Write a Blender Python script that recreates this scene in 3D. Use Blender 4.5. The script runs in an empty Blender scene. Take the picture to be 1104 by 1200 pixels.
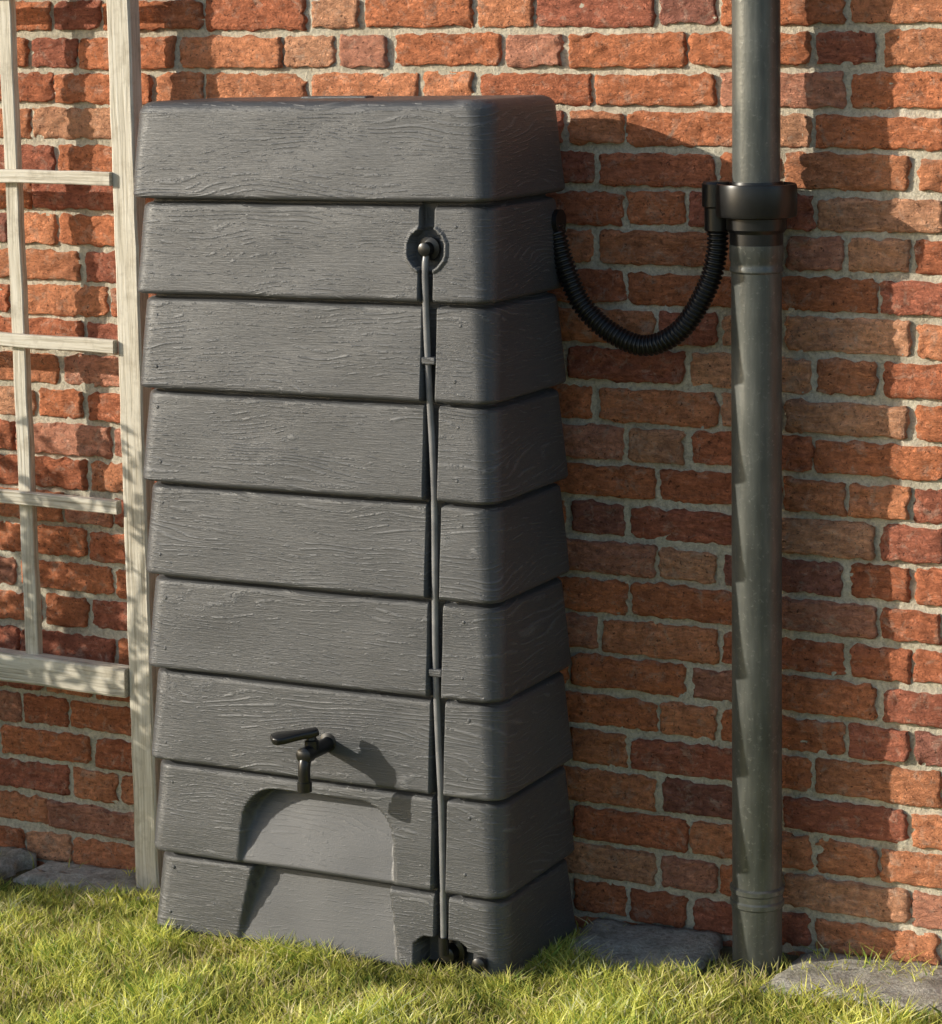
import bpy, bmesh, math, random
import numpy as np
from mathutils import Vector, Matrix, noise as mn
random.seed(7); rng=np.random.default_rng(7)
scene=bpy.context.scene
col=scene.collection

# ------------------------------------------------------------------ helpers
def obj_from(name,verts,faces,mat=None,parent=None,smooth=False):
    me=bpy.data.meshes.new(name); me.from_pydata([tuple(v) for v in verts],[],[tuple(f) for f in faces]); me.update()
    ob=bpy.data.objects.new(name,me); col.objects.link(ob)
    if mat: me.materials.append(mat)
    if smooth:
        me.polygons.foreach_set('use_smooth',[True]*len(me.polygons))
    if parent: ob.parent=parent
    return ob
def empty(name):
    e=bpy.data.objects.new(name,None); e.empty_display_size=.1; col.objects.link(e); return e
def new_mat(name):
    m=bpy.data.materials.new(name); m.use_nodes=True
    nt=m.node_tree; b=nt.nodes['Principled BSDF']
    return m,nt,b
def N(nt,t,**k):
    n=nt.nodes.new(t)
    for a,v in k.items():
        setattr(n,a,v)
    return n
def L(nt,a,b): nt.links.new(a,b)
def coords(nt,scale=(1,1,1),src='Object'):
    tc=N(nt,'ShaderNodeTexCoord'); mp=N(nt,'ShaderNodeMapping'); mp.inputs['Scale'].default_value=scale
    L(nt,tc.outputs[src],mp.inputs['Vector']); return mp.outputs['Vector']
def noise(nt,vec,scale,detail=4,rough=.55,dist=0):
    n=N(nt,'ShaderNodeTexNoise'); n.inputs['Scale'].default_value=scale; n.inputs['Detail'].default_value=detail
    n.inputs['Roughness'].default_value=rough; n.inputs['Distortion'].default_value=dist
    L(nt,vec,n.inputs['Vector']); return n.outputs['Fac']
def ramp(nt,fac,stops):
    r=N(nt,'ShaderNodeValToRGB'); e=r.color_ramp.elements
    while len(e)<len(stops): e.new(.5)
    for el,(p,c) in zip(e,stops):
        el.position=p; el.color=(c[0],c[1],c[2],1) if not isinstance(c,(int,float)) else (c,c,c,1)
    L(nt,fac,r.inputs['Fac']); return r.outputs['Color']
def mix(nt,fac,a,b,mode='MIX'):
    m=N(nt,'ShaderNodeMix',data_type='RGBA',blend_type=mode)
    for s,v in ((m.inputs[0],fac),(m.inputs[6],a),(m.inputs[7],b)):
        if isinstance(v,bpy.types.NodeSocket): L(nt,v,s)
        elif isinstance(v,(int,float)): s.default_value=v
        else: s.default_value=(*v,1)
    return m.outputs[2]
def mth(nt,op,a,b=None,c=None):
    m=N(nt,'ShaderNodeMath',operation=op)
    for i,v in enumerate((a,b,c)):
        if v is None: continue
        if isinstance(v,(int,float)): m.inputs[i].default_value=v
        else: L(nt,v,m.inputs[i])
    return m.outputs[0]
def bump(nt,h,strength,dist,prev=None):
    b=N(nt,'ShaderNodeBump'); b.inputs['Strength'].default_value=strength; b.inputs['Distance'].default_value=dist
    L(nt,h,b.inputs['Height'])
    if prev is not None: L(nt,prev,b.inputs['Normal'])
    return b.outputs['Normal']

# ------------------------------------------------------------------ materials
def mat_brick():
    m,nt,b=new_mat('brick_clay'); v=coords(nt)
    at=N(nt,'ShaderNodeAttribute',attribute_name='bcol')
    n1=noise(nt,v,14,3,.65); n2=noise(nt,v,90,4,.75)
    c=mix(nt,1.0,at.outputs['Color'],ramp(nt,n1,[(.25,(.72,.70,.72)),(.5,(1,1,1)),(.75,(1.15,1.16,1.15))]),'MULTIPLY')
    c=mix(nt,1.0,c,ramp(nt,n2,[(.3,(.58,.56,.56)),(.5,(1,1,1)),(.72,(1.25,1.26,1.25))]),'MULTIPLY')
    sm=noise(nt,v,33,5,.75,.6)
    c=mix(nt,mth(nt,'MULTIPLY',ramp(nt,sm,[(.53,0.),(.70,1.)]),.5),c,(.66,.53,.42))
    pit=noise(nt,v,150,2,.6)
    c=mix(nt,mth(nt,'MULTIPLY',ramp(nt,pit,[(.28,1.),(.38,0.)]),.75),c,(.07,.03,.02))
    L(nt,c,b.inputs['Base Color']); b.inputs['Roughness'].default_value=.9
    b.inputs['Specular IOR Level'].default_value=.25
    vs=coords(nt,(1,1,2.2)); cr=noise(nt,vs,42,5,.78,1.2)
    h=mth(nt,'ADD',mth(nt,'MULTIPLY',cr,.014),mth(nt,'MULTIPLY',n2,.005))
    L(nt,bump(nt,h,1.0,1.0),b.inputs['Normal']); return m
def mat_mortar():
    m,nt,b=new_mat('mortar'); v=coords(nt)
    n1=noise(nt,v,9,4,.6); n2=noise(nt,v,160,4,.75)
    c=ramp(nt,n1,[(.3,(.42,.375,.28)),(.5,(.56,.51,.395)),(.72,(.66,.61,.49))])
    c=mix(nt,1.0,c,ramp(nt,n2,[(.3,(.6,.6,.6)),(.6,(1.12,1.12,1.12))]),'MULTIPLY')
    L(nt,c,b.inputs['Base Color']); b.inputs['Roughness'].default_value=.95
    L(nt,bump(nt,n2,.9,.005),b.inputs['Normal']); return m
def mat_tank():
    m,nt,b=new_mat('grey_woodgrain_plastic')
    at=N(nt,'ShaderNodeAttribute',attribute_name='tier'); tf=at.outputs['Fac']
    pl=N(nt,'ShaderNodeAttribute',attribute_name='plain'); grain=mth(nt,'SUBTRACT',1.0,mth(nt,'MULTIPLY',pl.outputs['Fac'],.72))
    geo=N(nt,'ShaderNodeTexCoord'); sep=N(nt,'ShaderNodeSeparateXYZ'); L(nt,geo.outputs['Object'],sep.inputs[0])
    cmb=N(nt,'ShaderNodeCombineXYZ')
    L(nt,mth(nt,'ADD',mth(nt,'MULTIPLY',tf,37.3),sep.outputs[0]),cmb.inputs[0]); L(nt,sep.outputs[1],cmb.inputs[1]); L(nt,sep.outputs[2],cmb.inputs[2])
    def mp(s):
        q=N(nt,'ShaderNodeMapping'); q.inputs['Scale'].default_value=s; L(nt,cmb.outputs[0],q.inputs['Vector']); return q.outputs['Vector']
    warp=noise(nt,mp((2.2,2.2,8)),1.0,2,.5)
    rings=mth(nt,'SINE',mth(nt,'ADD',mth(nt,'MULTIPLY',sep.outputs[2],640.0),mth(nt,'MULTIPLY',warp,115.0)))
    gate=noise(nt,mp((30,30,110)),1.0,3,.75)
    zone=noise(nt,mp((3.5,3.5,16)),1.0,1,.5)
    streak=noise(nt,mp((24,24,640)),1.0,3,.72,.3)
    worms=mth(nt,'MULTIPLY',mth(nt,'POWER',mth(nt,'MAXIMUM',rings,0.0),1.8),ramp(nt,mth(nt,'ADD',gate,mth(nt,'MULTIPLY',mth(nt,'SUBTRACT',zone,.5),.5)),[(.50,0.),(.57,1.)]))
    worms=mth(nt,'MULTIPLY',worms,grain)
    big=noise(nt,mp((3,3,6)),1.0,2,.5)
    base=ramp(nt,big,[(.3,(.050,.052,.056)),(.7,(.070,.072,.076))])
    base=mix(nt,mth(nt,'MULTIPLY',worms,.22),base,(.27,.27,.275))
    base=mix(nt,mth(nt,'MULTIPLY',ramp(nt,streak,[(.52,0.),(.7,1.)]),.12),base,(.22,.22,.225))
    L(nt,base,b.inputs['Base Color'])
    L(nt,ramp(nt,gate,[(.3,.36),(.7,.48)]),b.inputs['Roughness'])
    b.inputs['Specular IOR Level'].default_value=.5
    fine=noise(nt,mp((500,500,700)),1.0,1,.6)
    h=mth(nt,'ADD',mth(nt,'ADD',mth(nt,'MULTIPLY',worms,.0009),mth(nt,'MULTIPLY',mth(nt,'MULTIPLY',streak,grain),.0010)),mth(nt,'MULTIPLY',fine,.0003))
    L(nt,bump(nt,h,.8,1.0),b.inputs['Normal']); return m
def mat_black(name='black_plastic',c=.006,r=.33):
    m,nt,b=new_mat(name); v=coords(nt); n=noise(nt,v,60,3,.6)
    L(nt,ramp(nt,n,[(.3,(c,c,c)),(.75,(c*2,c*2,c*2.1))]),b.inputs['Base Color']); b.inputs['Roughness'].default_value=r
    return m
def mat_pipe():
    m,nt,b=new_mat('weathered_grey_pipe'); v=coords(nt,(1,1,.12)); v2=coords(nt)
    n1=noise(nt,v,28,4,.65); n2=noise(nt,v2,7,3,.6); n3=noise(nt,v2,120,3,.7)
    c=ramp(nt,n1,[(.3,(.070,.074,.070)),(.55,(.122,.128,.122)),(.75,(.20,.205,.195))])
    c=mix(nt,1.0,c,ramp(nt,n2,[(.3,(.62,.65,.63)),(.7,(1.2,1.18,1.14))]),'MULTIPLY')
    c=mix(nt,mth(nt,'MULTIPLY',ramp(nt,n3,[(.58,0.),(.74,1.)]),.4),c,(.32,.32,.30))
    L(nt,c,b.inputs['Base Color']); b.inputs['Roughness'].default_value=.36; b.inputs['Metallic'].default_value=.3
    L(nt,bump(nt,n3,.3,.0015),b.inputs['Normal']); return m
def mat_wood():
    m,nt,b=new_mat('weathered_whitewashed_wood'); v=coords(nt,(1,1,1)); at=N(nt,'ShaderNodeAttribute',attribute_name='gr')
    n=noise(nt,at.outputs['Vector'],1.0,4,.7,.4); n2=noise(nt,v,22,4,.7)
    c=ramp(nt,n,[(.28,(.24,.20,.14)),(.5,(.60,.55,.45)),(.7,(.74,.70,.61))])
    c=mix(nt,mth(nt,'MULTIPLY',ramp(nt,n2,[(.50,0.),(.72,1.)]),.5),c,(.26,.21,.14))
    L(nt,c,b.inputs['Base Color']); b.inputs['Roughness'].default_value=.85
    L(nt,bump(nt,n,.6,.003),b.inputs['Normal']); return m
def mat_slab():
    m,nt,b=new_mat('old_concrete_slab'); v=coords(nt)
    n=noise(nt,v,12,5,.65); n2=noise(nt,v,110,4,.75)
    c=ramp(nt,n,[(.28,(.24,.22,.16)),(.5,(.46,.43,.36)),(.72,(.60,.58,.50))])
    c=mix(nt,1.0,c,ramp(nt,n2,[(.3,(.55,.55,.52)),(.65,(1.15,1.15,1.15))]),'MULTIPLY')
    L(nt,c,b.inputs['Base Color']); b.inputs['Roughness'].default_value=.95
    L(nt,bump(nt,n2,.9,.006),b.inputs['Normal']); return m
def mat_soil():
    m,nt,b=new_mat('soil'); v=coords(nt)
    n=noise(nt,v,18,5,.7); n2=noise(nt,v,140,3,.75)
    c=ramp(nt,n,[(.3,(.09,.08,.035)),(.55,(.17,.15,.07)),(.75,(.26,.23,.12))])
    L(nt,c,b.inputs['Base Color']); b.inputs['Roughness'].default_value=1
    L(nt,bump(nt,n2,1,.01),b.inputs['Normal']); return m
def mat_attr(name,attr,rough=.6,trans=0.25):
    m,nt,b=new_mat(name); at=N(nt,'ShaderNodeAttribute',attribute_name=attr)
    L(nt,at.outputs['Color'],b.inputs['Base Color']); b.inputs['Roughness'].default_value=rough
    b.inputs['Specular IOR Level'].default_value=.3
    tr=N(nt,'ShaderNodeBsdfTranslucent'); L(nt,at.outputs['Color'],tr.inputs['Color'])
    mx=N(nt,'ShaderNodeMixShader'); mx.inputs[0].default_value=trans
    out=nt.nodes['Material Output']; L(nt,b.outputs[0],mx.inputs[1]); L(nt,tr.outputs[0],mx.inputs[2]); L(nt,mx.outputs[0],out.inputs['Surface'])
    return m
M_brick=mat_brick(); M_mortar=mat_mortar(); M_tank=mat_tank(); M_black=mat_black(); M_hose=mat_black('black_hose_rubber',.006,.28)
M_pipe=mat_pipe(); M_wood=mat_wood(); M_slab=mat_slab(); M_soil=mat_soil()
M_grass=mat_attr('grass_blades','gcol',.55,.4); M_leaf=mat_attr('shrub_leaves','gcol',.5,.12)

def set_color(me,name,arr):
    a=me.color_attributes.new(name,'FLOAT_COLOR','POINT'); d=np.ones((len(me.vertices),4)); d[:,:3]=arr; a.data.foreach_set('color',d.ravel())

# ground height: falls gently to the left, rises a little away from the wall
def gz(x,y=0.0): return 0.042*(np.clip(x,-3,1.5)+0.10)-.022+.045*np.clip(-np.asarray(y)-.10,0,.4)

# ------------------------------------------------------------------ brick wall
wall=empty('brick_wall')
XL,XR,ZT=-4.0,2.2,2.3
P=.068; Z0=.088
rows=range(-4,int((ZT-Z0)/P)+1)
verts=[];faces=[];cols=[]
H=.1135
prev=set()
palette=[((.66,.235,.110),5),((.72,.290,.145),4),((.59,.200,.100),4),((.51,.175,.105),2.2),((.38,.155,.110),.8),((.76,.38,.22),2.4),((.63,.28,.18),2)]
pw=[w for _,w in palette]
for k in rows:
    zc=Z0+P*k
    joints=set()
    q=-1 if k%2 else 0
    run=0
    while XL+q*H/2 < XR:
        st=(q+4) not in prev and random.random()<(.72 if run<2 else .35)
        if (q+4) in prev and (q+2) in prev: st=True
        ln=4 if st else 2
        run=run+1 if st else 0
        xa=XL+q*H/2; xb=xa+ln*H/2; q+=ln; joints.add(q)
        j=.0056
        xa+=j+random.uniform(-.003,.004); xb-=j+random.uniform(-.004,.003)
        hz=(P-.0112)/2*random.uniform(.92,1.04); cz=zc+random.uniform(-.002,.002)
        rot=random.uniform(-.010,.010)
        yf=-.0040+random.uniform(-.0035,.002); tilt=random.uniform(-.014,.014); tiltz=random.uniform(-.07,.07)
        vis=(-2.1<xa<.6) and cz<1.75
        nx=(30 if st else 15) if vis else (5 if st else 3); nz=12 if vis else 3
        c=random.choices([p for p,_ in palette],pw)[0]; f=random.uniform(.86,1.10)
        c=np.array(c)*f
        seed=Vector((random.uniform(0,99),random.uniform(0,99),random.uniform(0,99)))
        base=len(verts); cx=(xa+xb)/2; hx=(xb-xa)/2
        for jz in range(-1,nz+2):
            for ix in range(-1,nx+2):
                s=min(max(ix/nx,0),1)*2-1; t=min(max(jz/nz,0),1)*2-1
                s2=math.sin(s*math.pi/2)*.35+s*.65; t2=math.sin(t*math.pi/2)*.35+t*.65
                px=s2*hx; pz=t2*hz
                e=mn.noise(seed+Vector((s2*hx*40,3,t2*hz*60)))
                e2=mn.noise(seed+Vector((s2*hx*120,9,t2*hz*130)))
                ed=.0042*e+.0030*e2
                px+= (s2**7)*ed*1.6; pz+=(t2**5)*ed*1.3
                cr=max(abs(s2)-(1-.006/hx),0)/(.006/hx); ct=max(abs(t2)-(1-.006/hz),0)/(.006/hz)
                cc=min(cr*ct,1); px-=math.copysign(.002*cc,s2); pz-=math.copysign(.002*cc,t2)
                edge=max(cr,ct)
                chip=max(e-.22,0)*(.013 if edge>0 else .007)
                y=yf+px*tilt+pz*tiltz+.0022*edge**2+.0032*e+.0020*e2+chip
                if ix<0 or ix>nx or jz<0 or jz>nz: y=.02
                verts.append((cx+px-rot*pz,y,cz+pz+rot*px)); cols.append(c)
        w=nx+3
        for jz in range(nz+2):
            for ix in range(nx+2):
                a=base+jz*w+ix; faces.append((a,a+1,a+w+1,a+w))
    prev=joints
bo=obj_from('bricks',verts,faces,M_brick,wall,True)
set_color(bo.data,'bcol',np.array(cols))
nx,nz=620,160
gx=np.linspace(XL-.1,XR+.1,nx); gzz=np.linspace(-.4,ZT+.05,nz)
mv=[];mf=[]
for z in gzz:
    for x in gx:
        mv.append((x,.0038+.0030*mn.noise(Vector((x*30,0,z*30)))+.0012*mn.noise(Vector((x*90,5,z*90))),z))
for j in range(nz-1):
    for i in range(nx-1):
        a=j*nx+i; mf.append((a,a+1,a+nx+1,a+nx))
mo=obj_from('mortar',mv,mf,M_mortar,wall,True)
def box(name,x0,x1,y0,y1,z0,z1,mat,parent,bev=.0):
    v=[(x,y,z) for x in (x0,x1) for y in (y0,y1) for z in (z0,z1)]
    f=[(0,1,3,2),(4,6,7,5),(0,4,5,1),(2,3,7,6),(0,2,6,4),(1,5,7,3)]
    o=obj_from(name,v,f,mat,parent)
    if bev:
        md=o.modifiers.new('b','BEVEL'); md.width=bev; md.segments=2
    return o
box('wall_core',XL-.1,XR+.1,.03,.25,-.4,ZT+.05,M_mortar,wall)

# ------------------------------------------------------------------ rain barrel
tank=empty('rain_barrel')
TX0,TX1,TYF,TYB=-1.088,-.389,-.36,-.05
cx=(TX0+TX1)/2; hx=(TX1-TX0)/2; cy=(TYF+TYB)/2; hy=(TYB-TYF)/2
edges=[-.012,.128]+[.128+.1645*i for i in range(1,9)]
LIDTOP=1.447; edges[-1]=LIDTOP
XCH=-.509; XA=-.745
zs=[];ds=[];fl=[];tiers=[]
for i in range(9):
    zb,zt=edges[i],edges[i+1]; lid=(i==8)
    prof=[]
    h=zt-zb
    if not lid:
        prof+= [(zb+.001,.022)] if i>0 else [(zb+.001,.006)]
        prof+= [(zb+.0022,.006),(zb+.004,.002),(zb+.008,.0003)]
        n=60
        for q in range(1,n): prof.append((zb+.008+(h-.020)*q/n,.0003))
        prof+=[(zt-.011,.001),(zt-.0085,.003),(zt-.0065,.006),(zt-.005,.012),(zt-.0005,.013)]
    else:
        prof+=[(zb+.001,.022),(zb+.0025,.004),(zb+.004,.001),(zb+.008,-.002)]
        n=50
        for q in range(1,n): prof.append((zb+.008+(h-.028)*q/n,-.002))
        for q in range(0,9):
            an=q/8*math.pi/2; prof.append((zt-.019+.019*math.sin(an),-.002+.019*(1-math.cos(an))))
    for z,d in prof: zs.append(z);ds.append(d);fl.append((z-zb)/h);tiers.append(i)
xs=list(np.arange(cx-hx+.070,cx+hx-.070,.0045))
ce=[XCH-.0135,XCH-.0120,XCH+.0120,XCH+.0135]
xs=[x for x in xs if abs(x-XCH)>.045]+list(np.arange(XCH-.044,XCH+.0445,.002))+ce
xs=sorted(set(round(x,5) for x in xs)); xs=[x for i,x in enumerate(xs) if i==0 or x-xs[i-1]>.0004]
def sm(a,b,x):
    t=min(max((x-a)/(b-a),0),1); return t*t*(3-2*t)
PLAIN=[]
def ring(z,d,f,ti):
    pts=[]; pl=[]
    dx=d+.006*f; dy=d+.015*f
    hxx,hyy=hx-dx,hy-dy; r=.030+.012*f-.3*d
    def front_y(x):
        y=cy-hyy; ex=0
        if ti<8:
            if abs(x-XCH)<.0128: y=TYF+.034
            elif abs(x-XCH)<.0137: y=TYF+.030
            rr=math.hypot(x-XCH,z-1.203)
            if rr<.034: y=max(y,TYF+.030)
            elif rr<.040: y=y-.003
        if ti in(0,1):
            zb,zt=edges[ti],edges[ti+1]; f=(z-zb)/(zt-zb)
            if ti==1:
                hw=.154-.020*f; topz=zb+.82*(zt-zb)
                qx=max(abs(x-XA)-(hw-.055),0); qz=max(z-(topz-.055),0)
                dd=math.hypot(qx,qz) if z>topz-.055 else abs(x-XA)-(hw-.055)
                ex=sm(.058,.051,dd); dep=.003+.050*f
            else:
                hw=.160-.030*f; ex=sm(hw+.003,hw-.004,abs(x-XA)); dep=.003+.032*f
            y+=ex*dep
        if ti==0:
            qx=max(abs(x+.508)-.026,0); qz=max(z-.026,0)
            y+=.05*sm(.024,.020,math.hypot(qx,qz))
        pl.append(ex)
        return y
    xl,xr=cx-hxx+r,cx+hxx-r
    pts.append((xl,front_y(xl)))
    for x in xs: pts.append((x,front_y(x)))
    pts.append((xr,front_y(xr)))
    for q in range(1,10):
        an=-math.pi/2+q/10*math.pi/2; pts.append((xr+r*math.cos(an),cy-hyy+r+r*math.sin(an)))
    for q in range(0,21):
        t=q/20; pts.append((cx+hxx,(cy-hyy+r)*(1-t)+(cy+hyy-r)*t))
    for q in range(1,9):
        an=q/8*math.pi/2; pts.append((xr+r*math.cos(an),cy+hyy-r+r*math.sin(an)))
    for q in range(1,12):
        t=q/12; pts.append((xr*(1-t)+xl*t,cy+hyy))
    for q in range(0,9):
        an=math.pi/2+q/8*math.pi/2; pts.append((xl+r*math.cos(an),cy+hyy-r+r*math.sin(an)))
    for q in range(1,21):
        t=q/20; pts.append((cx-hxx,(cy+hyy-r)*(1-t)+(cy-hyy+r)*t))
    for q in range(1,10):
        an=math.pi+q/10*math.pi/2; pts.append((xl+r*math.cos(an),cy-hyy+r+r*math.sin(an)))
    PLAIN.extend(pl+[0]*(len(pts)-len(pl)))
    return [(x,y+(.0018*mn.noise(Vector((x*8,y*9,z*14)))),z+.0016*mn.noise(Vector((x*5,ti*3.3,2)))) for x,y in pts]
V=[];F=[];T=[]
for z,d,f,ti in zip(zs,ds,fl,tiers):
    r_=ring(z,d,f,ti); V+=r_; T+=[ti*.11]*len(r_); n=len(r_)
for j in range(len(zs)-1):
    for i in range(n):
        a=j*n+i; b_=j*n+(i+1)%n; F.append((a,b_,b_+n,a+n))
F.append(tuple(range((len(zs)-1)*n,len(zs)*n)))
F.append(tuple(reversed(range(n))))
tk=obj_from('tank_body',V,F,M_tank,tank,True)
tk.data.polygons[len(F)-2].use_smooth=False
at=tk.data.attributes.new('tier','FLOAT','POINT'); at.data.foreach_set('value',T)
at=tk.data.attributes.new('plain','FLOAT','POINT'); at.data.foreach_set('value',[float(v) for v in PLAIN])

def lathe(name,prof,center,axis,mat,parent,seg=32,caps=True):
    ax=Vector(axis).normalized(); t=Vector((0,0,1)) if abs(ax.z)<.9 else Vector((1,0,0))
    u=ax.cross(t).normalized(); w=ax.cross(u)
    vs=[];fs=[]
    for r,h in prof:
        for i in range(seg):
            an=2*math.pi*i/seg; vs.append(Vector(center)+ax*h+u*(r*math.cos(an))+w*(r*math.sin(an)))
    for j in range(len(prof)-1):
        for i in range(seg):
            a=j*seg+i;b=j*seg+(i+1)%seg; fs.append((a,b,b+seg,a+seg))
    if caps: fs.append(tuple(reversed(range(seg)))); fs.append(tuple(range((len(prof)-1)*seg,len(prof)*seg)))
    o=obj_from(name,vs,fs,mat,parent,True)
    try: o.data.set_sharp_from_angle(angle=math.radians(35))
    except Exception: pass
    return o
def sweep(name,pts,rad,mat,parent,seg=12,radf=None):
    vs=[];fs=[];n=len(pts); up=Vector((0,1,0))
    L_=0
    for i,pnt in enumerate(pts):
        a=Vector(pts[max(i-1,0)]);b=Vector(pts[min(i+1,n-1)]); t=(b-a).normalized()
        u=up.cross(t)
        if u.length<.1: u=Vector((1,0,0)).cross(t)
        u.normalize(); w=t.cross(u)
        if i: L_+=(Vector(pnt)-Vector(pts[i-1])).length
        r=rad if radf is None else radf(L_)
        for k in range(seg):
            an=2*math.pi*k/seg; vs.append(Vector(pnt)+u*r*math.cos(an)+w*r*math.sin(an))
    for j in range(n-1):
        for k in range(seg):
            a=j*seg+k;b=j*seg+(k+1)%seg; fs.append((a,b,b+seg,a+seg))
    fs.append(tuple(reversed(range(seg)))); fs.append(tuple(range((n-1)*seg,n*seg)))
    return obj_from(name,vs,fs,mat,parent,True)
def catmull(P_,step):
    P_=[Vector(p) for p in P_]; P_=[P_[0]*2-P_[1]]+P_+[P_[-1]*2-P_[-2]]; raw=[]
    for i in range(1,len(P_)-2):
        for k in range(60):
            t=k/60; p0,p1,p2,p3=P_[i-1:i+3]
            raw.append(.5*((2*p1)+(p2-p0)*t+(2*p0-5*p1+4*p2-p3)*t*t+(3*p1-p0-3*p2+p3)*t**3))
    raw.append(P_[-2]); out=[raw[0]]; acc=0
    for a,b in zip(raw,raw[1:]):
        seg=(b-a).length; pos=step-acc
        while pos<=seg: out.append(a+(b-a)*(pos/seg)); pos+=step
        acc=(acc+seg)%step
    return out
m_tube,nt,b=new_mat('grey_level_tube'); v=coords(nt); L(nt,ramp(nt,noise(nt,v,30),[(.3,(.15,.15,.155)),(.7,(.25,.25,.255))]),b.inputs['Base Color']); b.inputs['Roughness'].default_value=.3
sweep('level_tube',catmull([(XCH-.003,TYF+.018,1.200),(XCH-.004,TYF+.010,1.165),(XCH-.005,TYF+.016,1.0),(XCH+.002,TYF+.014,.8),(XCH-.003,TYF+.016,.5),(XCH+.003,TYF+.014,.25),(XCH+.001,TYF+.016,.035)],.01),.0055,m_tube,tank,12)
lathe('level_tube_connector',[(.020,0),(.020,.006),(.012,.008),(.011,.022),(.006,.024)],(XCH-.003,TYF+.028,1.203),(0,-1,0),M_black,tank,24)
lathe('drain_plug',[(.024,0),(.024,.010),(.016,.012),(.014,.030),(.010,.032)],(XCH+.004,TYF+.048,.018),(0,-1,0),M_black,tank,24)
lathe('tube_foot',[(.009,0),(.009,.03)],(XCH+.001,TYF+.016,.02),(0,0,1),M_black,tank,16)
lathe('drain_socket',[(.012,0),(.012,.010),(.006,.013)],(-.432,TYF+.002,.020),(0,-1,0),M_black,tank,20)
for i_,zc_ in enumerate((1.02,.50)): box('tube_clip_%d'%i_,XCH-.0125,XCH+.0125,TYF+.006,TYF+.036,zc_-.006,zc_+.006,M_tank,tank,.002)
nv=[];nf=[]
def dome(x,y,z,r):
    b0=len(nv)
    for j in range(4):
        an=j/4*math.pi/2
        for i in range(10):
            t=2*math.pi*i/10; nv.append((x+r*math.cos(an)*math.cos(t),y-r*.45*math.sin(an),z+r*math.cos(an)*math.sin(t)))
    for j in range(3):
        for i in range(10): nf.append((b0+j*10+i,b0+j*10+(i+1)%10,b0+(j+1)*10+(i+1)%10,b0+(j+1)*10+i))
    nf.append(tuple(b0+30+i for i in range(10)))
for i in range(9):
    zb,zt=edges[i],edges[i+1]; h=zt-zb
    for fx in (cx-hx+.045,cx+hx-.066):
        for fz in (.22,.78):
            z=zb+h*fz+random.uniform(-.004,.004); x=fx+random.uniform(-.005,.005)
            if i==0 and fx>cx: continue
            dome(x,TYF+.0003+.015*fz+.0006,z,.0034)
obj_from('nail_heads',nv,nf,M_tank,tank,True)
box('lid_grip',-.83,-.70,-.20,-.17,LIDTOP-.004,LIDTOP+.004,M_tank,tank,.003)
lathe('hose_inlet',[(.027,0),(.027,.012),(.021,.014),(.021,.03)],(-.415,-.095,1.232),(1,0,0),M_black,tank,28)

# tap
tap=empty('barrel_tap'); tap.parent=tank
tx,tz=-.718,.358
lathe('tap_flange',[(.019,0),(.019,.008),(.013,.010),(.012,.070),(.014,.072),(.014,.090),(.007,.094)],(tx,TYF+.016,tz),(0,-1,0),M_black,tap,24)
sweep('tap_spout',catmull([(tx,TYF-.050,tz+.002),(tx,TYF-.066,tz-.006),(tx,TYF-.072,tz-.022),(tx,TYF-.072,tz-.050)],.003),.0105,M_black,tap,16)
lathe('tap_nozzle',[(.0125,0),(.0125,.016),(.010,.017)],(tx,TYF-.072,tz-.060),(0,0,1),M_black,tap,20)
lathe('tap_stem',[(.012,0),(.012,.016),(.009,.018),(.007,.030)],(tx,TYF-.046,tz+.004),(0,0,1),M_black,tap,20)
hv=[];hf=[]
pr=[(-.012,.009),(.0,.012),(.014,.012),(.030,.014),(.050,.019),(.062,.018),(.069,.010)]
for s,w in pr:
    for zz in (-.006,.006):
        for q in (-1,1): hv.append((q*w,-s,zz+.06*max(s,0)))
for j in range(len(pr)-1):
    a=j*4; hf+=[(a,a+4,a+5,a+1),(a+2,a+3,a+7,a+6),(a,a+2,a+6,a+4),(a+1,a+5,a+7,a+3)]
hf+=[(0,1,3,2),(len(hv)-4,len(hv)-2,len(hv)-1,len(hv)-3)]
ho=obj_from('tap_lever',hv,hf,M_black,tap,True); ho.location=(tx,TYF-.046,tz+.033); ho.rotation_euler=(math.radians(8),math.radians(4),math.radians(-46))
md=ho.modifiers.new('b','BEVEL'); md.width=.003; md.segments=2
# the barrel leans very slightly with the falling ground
piv=Vector((-.739,-.2,0)); ang=-.011
tank.matrix_world=Matrix.Translation(piv+Vector((.010,0,-.010)))@Matrix.Rotation(ang,4,'Y')@Matrix.Translation(-piv)

# ------------------------------------------------------------------ downpipe
dp=empty('downpipe'); PX,PY=-.040,-.085
lathe('lower_pipe',[(.0415,-.12),(.0415,.06),(.0425,.085),(.0455,.088),(.0455,.095),(.043,.098),(.043,.108),(.0455,.111),(.0455,.118),(.0415,.121),(.0415,1.150),(.044,1.153),(.044,1.158),(.0425,1.161),(.0425,1.168),(.0445,1.172),(.0445,1.196),(.041,1.199)],(PX,PY,0),(0,0,1),M_pipe,dp,64)
lathe('upper_pipe',[(.0395,1.21),(.0395,2.3)],(PX,PY,0),(0,0,1),M_pipe,dp,64)
lathe('rain_diverter',[(.037,1.185),(.044,1.188),(.044,1.215),(.050,1.222),(.050,1.240),(.0655,1.243),(.0668,1.248),(.0668,1.290),(.0655,1.296),(.0635,1.297),(.0625,1.290),(.046,1.288),(.044,1.300),(.0405,1.300)],(PX,PY,0),(0,0,1),M_black,dp,64)
lathe('diverter_outlet',[(.018,1.215),(.022,1.218),(.022,1.255),(.026,1.258),(.026,1.295),(.023,1.299)],(-.108,PY,0),(0,0,1),M_black,dp,32)

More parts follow.
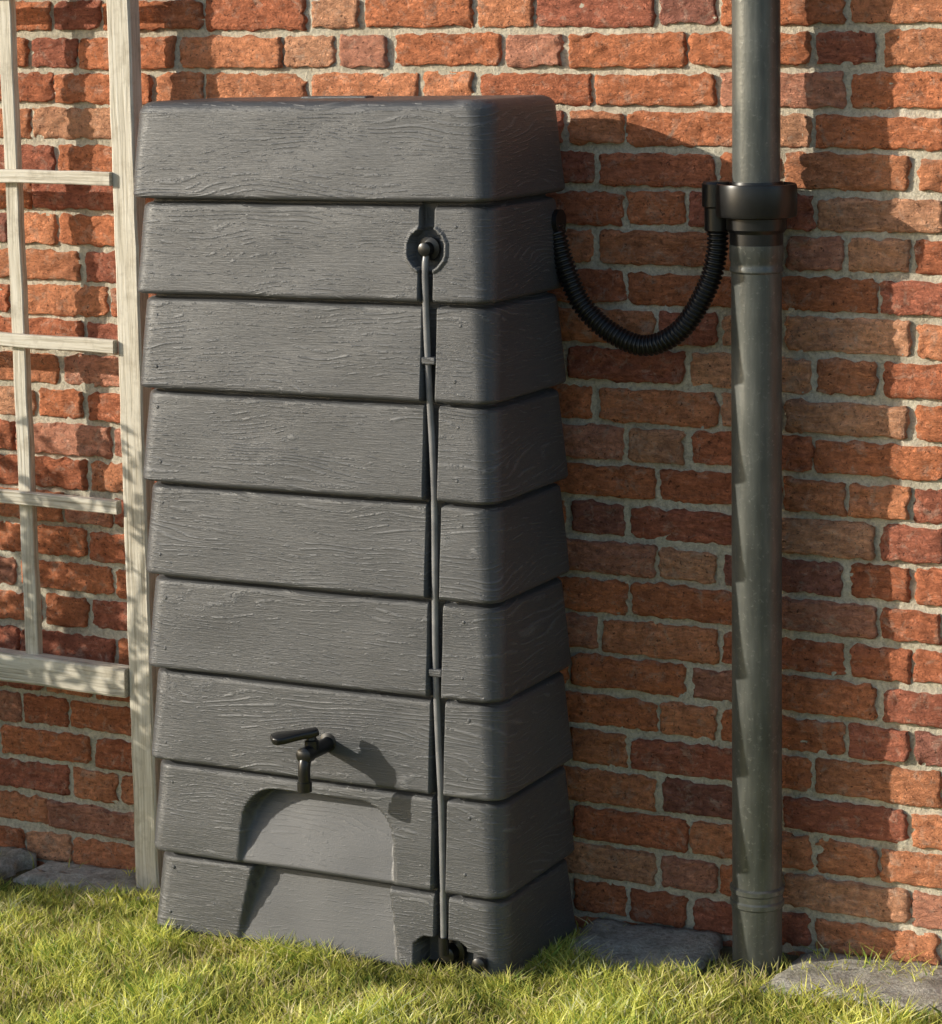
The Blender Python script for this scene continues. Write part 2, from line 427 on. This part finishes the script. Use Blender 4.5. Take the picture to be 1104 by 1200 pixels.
# ------------------------------------------------------------------ hose
pts=catmull([(-.415,-.095,1.224),(-.400,-.095,1.208),(-.385,-.095,1.158),(-.354,-.092,1.088),(-.301,-.09,1.041),(-.237,-.088,1.020),(-.174,-.086,1.050),(-.127,-.085,1.122),(-.110,-.085,1.18),(-.108,-.085,1.225)],.0009)
def hr(l):
    ph=(l/.0078)%1.0
    return .0148+.0036*(sm(0,.25,ph)-sm(.55,.8,ph))
sweep('corrugated_hose',pts,.017,M_hose,None,24,hr)

# ------------------------------------------------------------------ trellis
tr=empty('garden_trellis')
def plank(name,p0,p1,wid,th,seed):
    p0=Vector(p0);p1=Vector(p1); ax=(p1-p0); ln=ax.length; ax.normalize(); sd=Vector((0,1,0)).cross(ax).normalized(); dy=Vector((0,1,0))
    n=max(int(ln/.03),4); vs=[];fs=[];gr=[]
    prof=[(-1,-.8),(-.85,-1),(.85,-1),(1,-.8),(1,.8),(.85,1),(-.85,1),(-1,.8)]
    for i in range(n+1):
        c=p0+ax*ln*i/n; wob=.0022*mn.noise(Vector((i*.3,seed,0))); w2=1+.05*mn.noise(Vector((i*.5,seed,7)))
        for a,b in prof:
            vs.append(c+sd*(a*wid/2*w2+wob)+dy*(b*th/2)); 
            gr.append((seed*9+i/n*ln*6,b*th*150+seed,a*wid*120))
    for j in range(n):
        for k in range(8):
            a=j*8+k;b=j*8+(k+1)%8; fs.append((a,b,b+8,a+8))
    fs.append(tuple(reversed(range(8))));fs.append(tuple(range(n*8,n*8+8)))
    o=obj_from(name,vs,fs,M_wood,tr)
    at=o.data.attributes.new('gr','FLOAT_VECTOR','POINT'); at.data.foreach_set('vector',np.array(gr).ravel())
    return o
plank('post',(-1.268,-.070,-.14),(-1.298,-.070,2.0),.052,.036,1)
plank('slat_vertical_1',(-1.528,-.072,.31),(-1.565,-.072,1.95),.030,.018,2)
plank('slat_vertical_2',(-1.828,-.072,.31),(-1.865,-.072,1.95),.031,.018,3)
plank('slat_vertical_3',(-2.128,-.072,.31),(-2.165,-.072,1.95),.031,.018,4)
for i,z in enumerate((.668,.972,1.286,1.64,1.93)):
    plank('slat_horizontal_%d'%(i+1),(-2.25,-.090,z+.002),(-1.312,-.090,z-.004),.025,.017,10+i)
plank('bottom_rail',(-2.25,-.080,.340),(-1.303,-.080,.328),.056,.036,20)

# ------------------------------------------------------------------ ground
S=400
gxs=[-S,-60,-12]+list(np.linspace(-3,1.5,46))+[12,60,S]; gys=[-S,-60,-12]+list(np.linspace(-3,.02,41))+[.3,12,60,S]
gv=[(x,y,float(gz(x,y))-.006+(.006*mn.noise(Vector((x*5,y*5,0))) if y<-.3 else 0)) for y in gys for x in gxs]
w=len(gxs); gf=[(j*w+i,j*w+i+1,(j+1)*w+i+1,(j+1)*w+i) for j in range(len(gys)-1) for i in range(w-1)]
obj_from('ground',gv,gf,M_soil,None,True)

sv=[];sf=[]
x=-3.2
while x<1.4:
    ln=random.uniform(.22,.42); x1=x+ln-random.uniform(.010,.03)
    if x<-.095<x1: x1=-.105
    if -.11<x<.02: x=.015; x1=max(x1,x+.36); ln=x1-x+.015
    if x1<=-.1049 and x<-.095 and x1>-.106: ln=x1-x+.12
    wd=random.uniform(.17,.24) if x>-.5 else random.uniform(.12,.16)
    zt=random.uniform(-.010,.008); tl=random.uniform(-.03,.03)
    nx_,ny_=30,16; b0=len(sv); sk=random.uniform(-.05,.05)
    for j in range(-1,ny_+2):
        for i in range(-1,nx_+2):
            s=min(max(i/nx_,0),1);t=min(max(j/ny_,0),1)
            px=x+s*(x1-x);py=-.008-wd+t*wd+(sk*(s-.5) if t<.5 else 0)
            nzv=mn.noise(Vector((px*25,py*25,1))); nz2=mn.noise(Vector((px*80,py*80,1)))
            if s in(0,1): px+=nzv*.018+nz2*.005
            if t==0: py+=nzv*.026+nz2*.008
            ed=min(s*(1-s)*8,t*(1-t)*5+ (1 if t>.5 else 0),1)
            z=float(gz(px))+.012+zt+tl*(t-.5)*.5+.005*nzv+.0028*nz2-(.008*(1-min(ed*2,1)))
            if i<0 or i>nx_ or j<0 or j>ny_: z=float(gz(px))-.05
            sv.append((px,py,z))
    ww=nx_+3
    for j in range(ny_+2):
        for i in range(nx_+2): a=b0+j*ww+i; sf.append((a,a+1,a+ww+1,a+ww))
    x+=ln
obj_from('paving_slabs',sv,sf,M_slab,None,True)

# ------------------------------------------------------------------ grass
def grass(n,x0,x1,y0,y1,hs,wmul,allkeep=False):
    X=rng.uniform(x0,x1,n);Y=rng.uniform(y0,y1,n)
    cl=np.array([mn.noise(Vector((a*4,b*4,0)))+.6*mn.noise(Vector((a*13,b*13,3))) for a,b in zip(X,Y)])
    dry=np.array([mn.noise(Vector((a*7,b*11,8)))+.7*mn.noise(Vector((a*28,b*28,5))) for a,b in zip(X,Y)])
    yb=np.where(X>-.15,-.21,np.where(X>-.45,-.17,-.11))+.09*cl
    keep=(Y<yb)|((rng.random(n)<.20*(cl>.05))&(Y<-.02))|((np.abs(X+.045)<.06)&(Y<-.06)&(rng.random(n)<.5))
    keep&=(dry<.42)|(rng.random(n)<.45)
    if allkeep: keep[:]=True
    ins=(X>TX0+.010)&(X<TX1+.004)&(Y>TYF+.010)&(Y<TYB)
    inp=np.hypot(X-PX,Y-PY)<.043
    keep&=~ins&~inp; X=X[keep];Y=Y[keep];cl=cl[keep];dry=dry[keep];n=len(X)
    h=hs*rng.uniform(.4,1.25,n)*(1+.6*cl); an=rng.uniform(0,2*np.pi,n); lean=rng.uniform(.15,1.4,n)*h
    lx=np.cos(an)*lean;ly=np.sin(an)*lean; wa=rng.uniform(0,2*np.pi,n); wd=wmul*rng.uniform(.0009,.0018,n)
    wx=np.cos(wa)*wd;wy=np.sin(wa)*wd; Z=gz(X,Y)-.006
    A=np.empty((n,5,3))
    A[:,0]=np.stack([X-wx,Y-wy,Z],1);A[:,1]=np.stack([X+wx,Y+wy,Z],1)
    mx,my=X+lx*.35,Y+ly*.35
    A[:,2]=np.stack([mx+wx*.85,my+wy*.85,Z+h*.6],1);A[:,3]=np.stack([mx-wx*.85,my-wy*.85,Z+h*.6],1)
    A[:,4]=np.stack([X+lx,Y+ly,Z+h],1)
    c1=np.array([.55,.58,.10]);c2=np.array([.80,.76,.22]);c3=np.array([.25,.35,.06]);c4=np.array([.88,.74,.42])
    t=rng.random(n)[:,None]; C=c1*(1-t)+c2*t
    u=rng.random(n); C[u<.18-.25*dry]=c3; C[(u>.86-.35*np.clip(dry,-.2,1))]=c4
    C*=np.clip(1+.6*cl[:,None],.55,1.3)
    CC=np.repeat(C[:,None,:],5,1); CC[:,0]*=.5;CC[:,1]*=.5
    return A.reshape(-1,3),CC.reshape(-1,3)
parts=[grass(125000,-1.95,.75,-1.15,-.02,.030,1.0),grass(22000,-4.5,2.5,-4.0,-.02,.034,2.4),
       grass(4000,TX0-.03,TX1+.03,TYF-.035,TYF+.012,.042,1.0,True),grass(1300,TX1,TX1+.03,TYF-.02,-.08,.030,1.0,True)]
A=np.concatenate([p[0] for p in parts]);CC=np.minimum(np.concatenate([p[1] for p in parts]),.9); nb=len(A)//5
me=bpy.data.meshes.new('grass')
me.vertices.add(len(A)); me.vertices.foreach_set('co',A.ravel())
loops=np.concatenate([np.arange(nb)[:,None]*5+np.array([0,1,2,3]),np.arange(nb)[:,None]*5+np.array([3,2,4,-1])],1).reshape(nb,8)[:,:7].ravel()
me.loops.add(nb*7); me.loops.foreach_set('vertex_index',loops.astype(np.int32))
me.polygons.add(nb*2); ls=(np.arange(nb)[:,None]*7+np.array([0,4])).ravel(); lt=np.tile([4,3],nb)
me.polygons.foreach_set('loop_start',ls.astype(np.int32)); me.polygons.foreach_set('loop_total',lt.astype(np.int32))
me.update(calc_edges=True); me.validate()
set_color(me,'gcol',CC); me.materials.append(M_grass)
g=bpy.data.objects.new('grass',me); col.objects.link(g)

# ------------------------------------------------------------------ garden shrub left of view
sh=empty('garden_shrub'); lv=[];lf=[];lc=[]
tw=[]
for k in range(74):
    base=Vector((-2.38+random.uniform(-.26,.26),-.55+random.uniform(-.10,.10),float(gz(-2.4))))
    tall=k>=54
    tip=base+Vector((random.uniform(-.25,.30),random.uniform(-.2,.12),random.uniform(.90,1.25) if tall else random.uniform(.45,.80)))
    mid=(base+tip)/2+Vector((random.uniform(-.05,.05),random.uniform(-.05,.05),.04))
    tw.append(catmull([base,mid,tip],.02))
    for p_ in tw[-1][3:]:
        for q in range(2 if tall else 6):
            c=p_+Vector([random.gauss(0,.030) for _ in range(3)]); s=random.uniform(.012,.028)
            d=Vector([random.gauss(0,1) for _ in range(3)]).normalized(); e=d.cross(Vector([random.gauss(0,1) for _ in range(3)])).normalized()
            b0=len(lv); lv+= [c-d*s,c+e*s*.5,c+d*s,c-e*s*.5]; lf.append((b0,b0+1,b0+2,b0+3)); g_=random.uniform(.6,1.3); lc+=[(.06*g_,.11*g_,.03*g_)]*4
o=obj_from('leaves',lv,lf,M_leaf,sh); set_color(o.data,'gcol',np.array(lc))
for i,t in enumerate(tw): sweep('twig_%d'%i,t,.003,M_wood,sh,6)

# ------------------------------------------------------------------ light
az=math.radians(57.7); el=math.radians(18.1)
ld=Vector((math.sin(az)*math.cos(el),math.cos(az)*math.cos(el),-math.sin(el)))
sl=bpy.data.lights.new('sun','SUN'); sl.energy=5.0; sl.angle=math.radians(.5); sl.color=(1,.93,.80)
so=bpy.data.objects.new('sun',sl); so.rotation_euler=ld.to_track_quat('-Z','Y').to_euler(); col.objects.link(so)
wd_=bpy.data.worlds.new('World'); scene.world=wd_; wd_.use_nodes=True; nt=wd_.node_tree
sky=nt.nodes.new('ShaderNodeTexSky'); sky.sky_type='NISHITA'; sky.sun_disc=False; sky.sun_elevation=el; sky.sun_rotation=math.radians(180+57.7)
sky.dust_density=1.2; sky.ozone_density=1.0
bg=nt.nodes['Background']; bg.inputs['Strength'].default_value=.17; nt.links.new(sky.outputs[0],bg.inputs['Color'])

# ------------------------------------------------------------------ camera
a,p,r=math.radians(27.018),math.radians(4.782),-.01032
fw=Vector((-math.sin(a)*math.cos(p),math.cos(a)*math.cos(p),-math.sin(p))); rt=Vector((math.cos(a),math.sin(a),0)); up=rt.cross(fw)
c,s=math.cos(r),math.sin(r); rr=rt*c+up*s; uu=up*c-rt*s
cam=bpy.data.cameras.new('camera'); co=bpy.data.objects.new('camera',cam); col.objects.link(co)
mt=Matrix(((rr.x,uu.x,-fw.x,1.4706),(rr.y,uu.y,-fw.y,-4.079),(rr.z,uu.z,-fw.z,1.56),(0,0,0,1)))
co.matrix_world=mt; cam.lens=91.2; cam.sensor_width=36; cam.shift_y=-.2635; cam.clip_end=2000; cam.clip_start=.05
scene.camera=co
scene.view_settings.view_transform='Standard'; scene.view_settings.look='None'; scene.view_settings.exposure=0
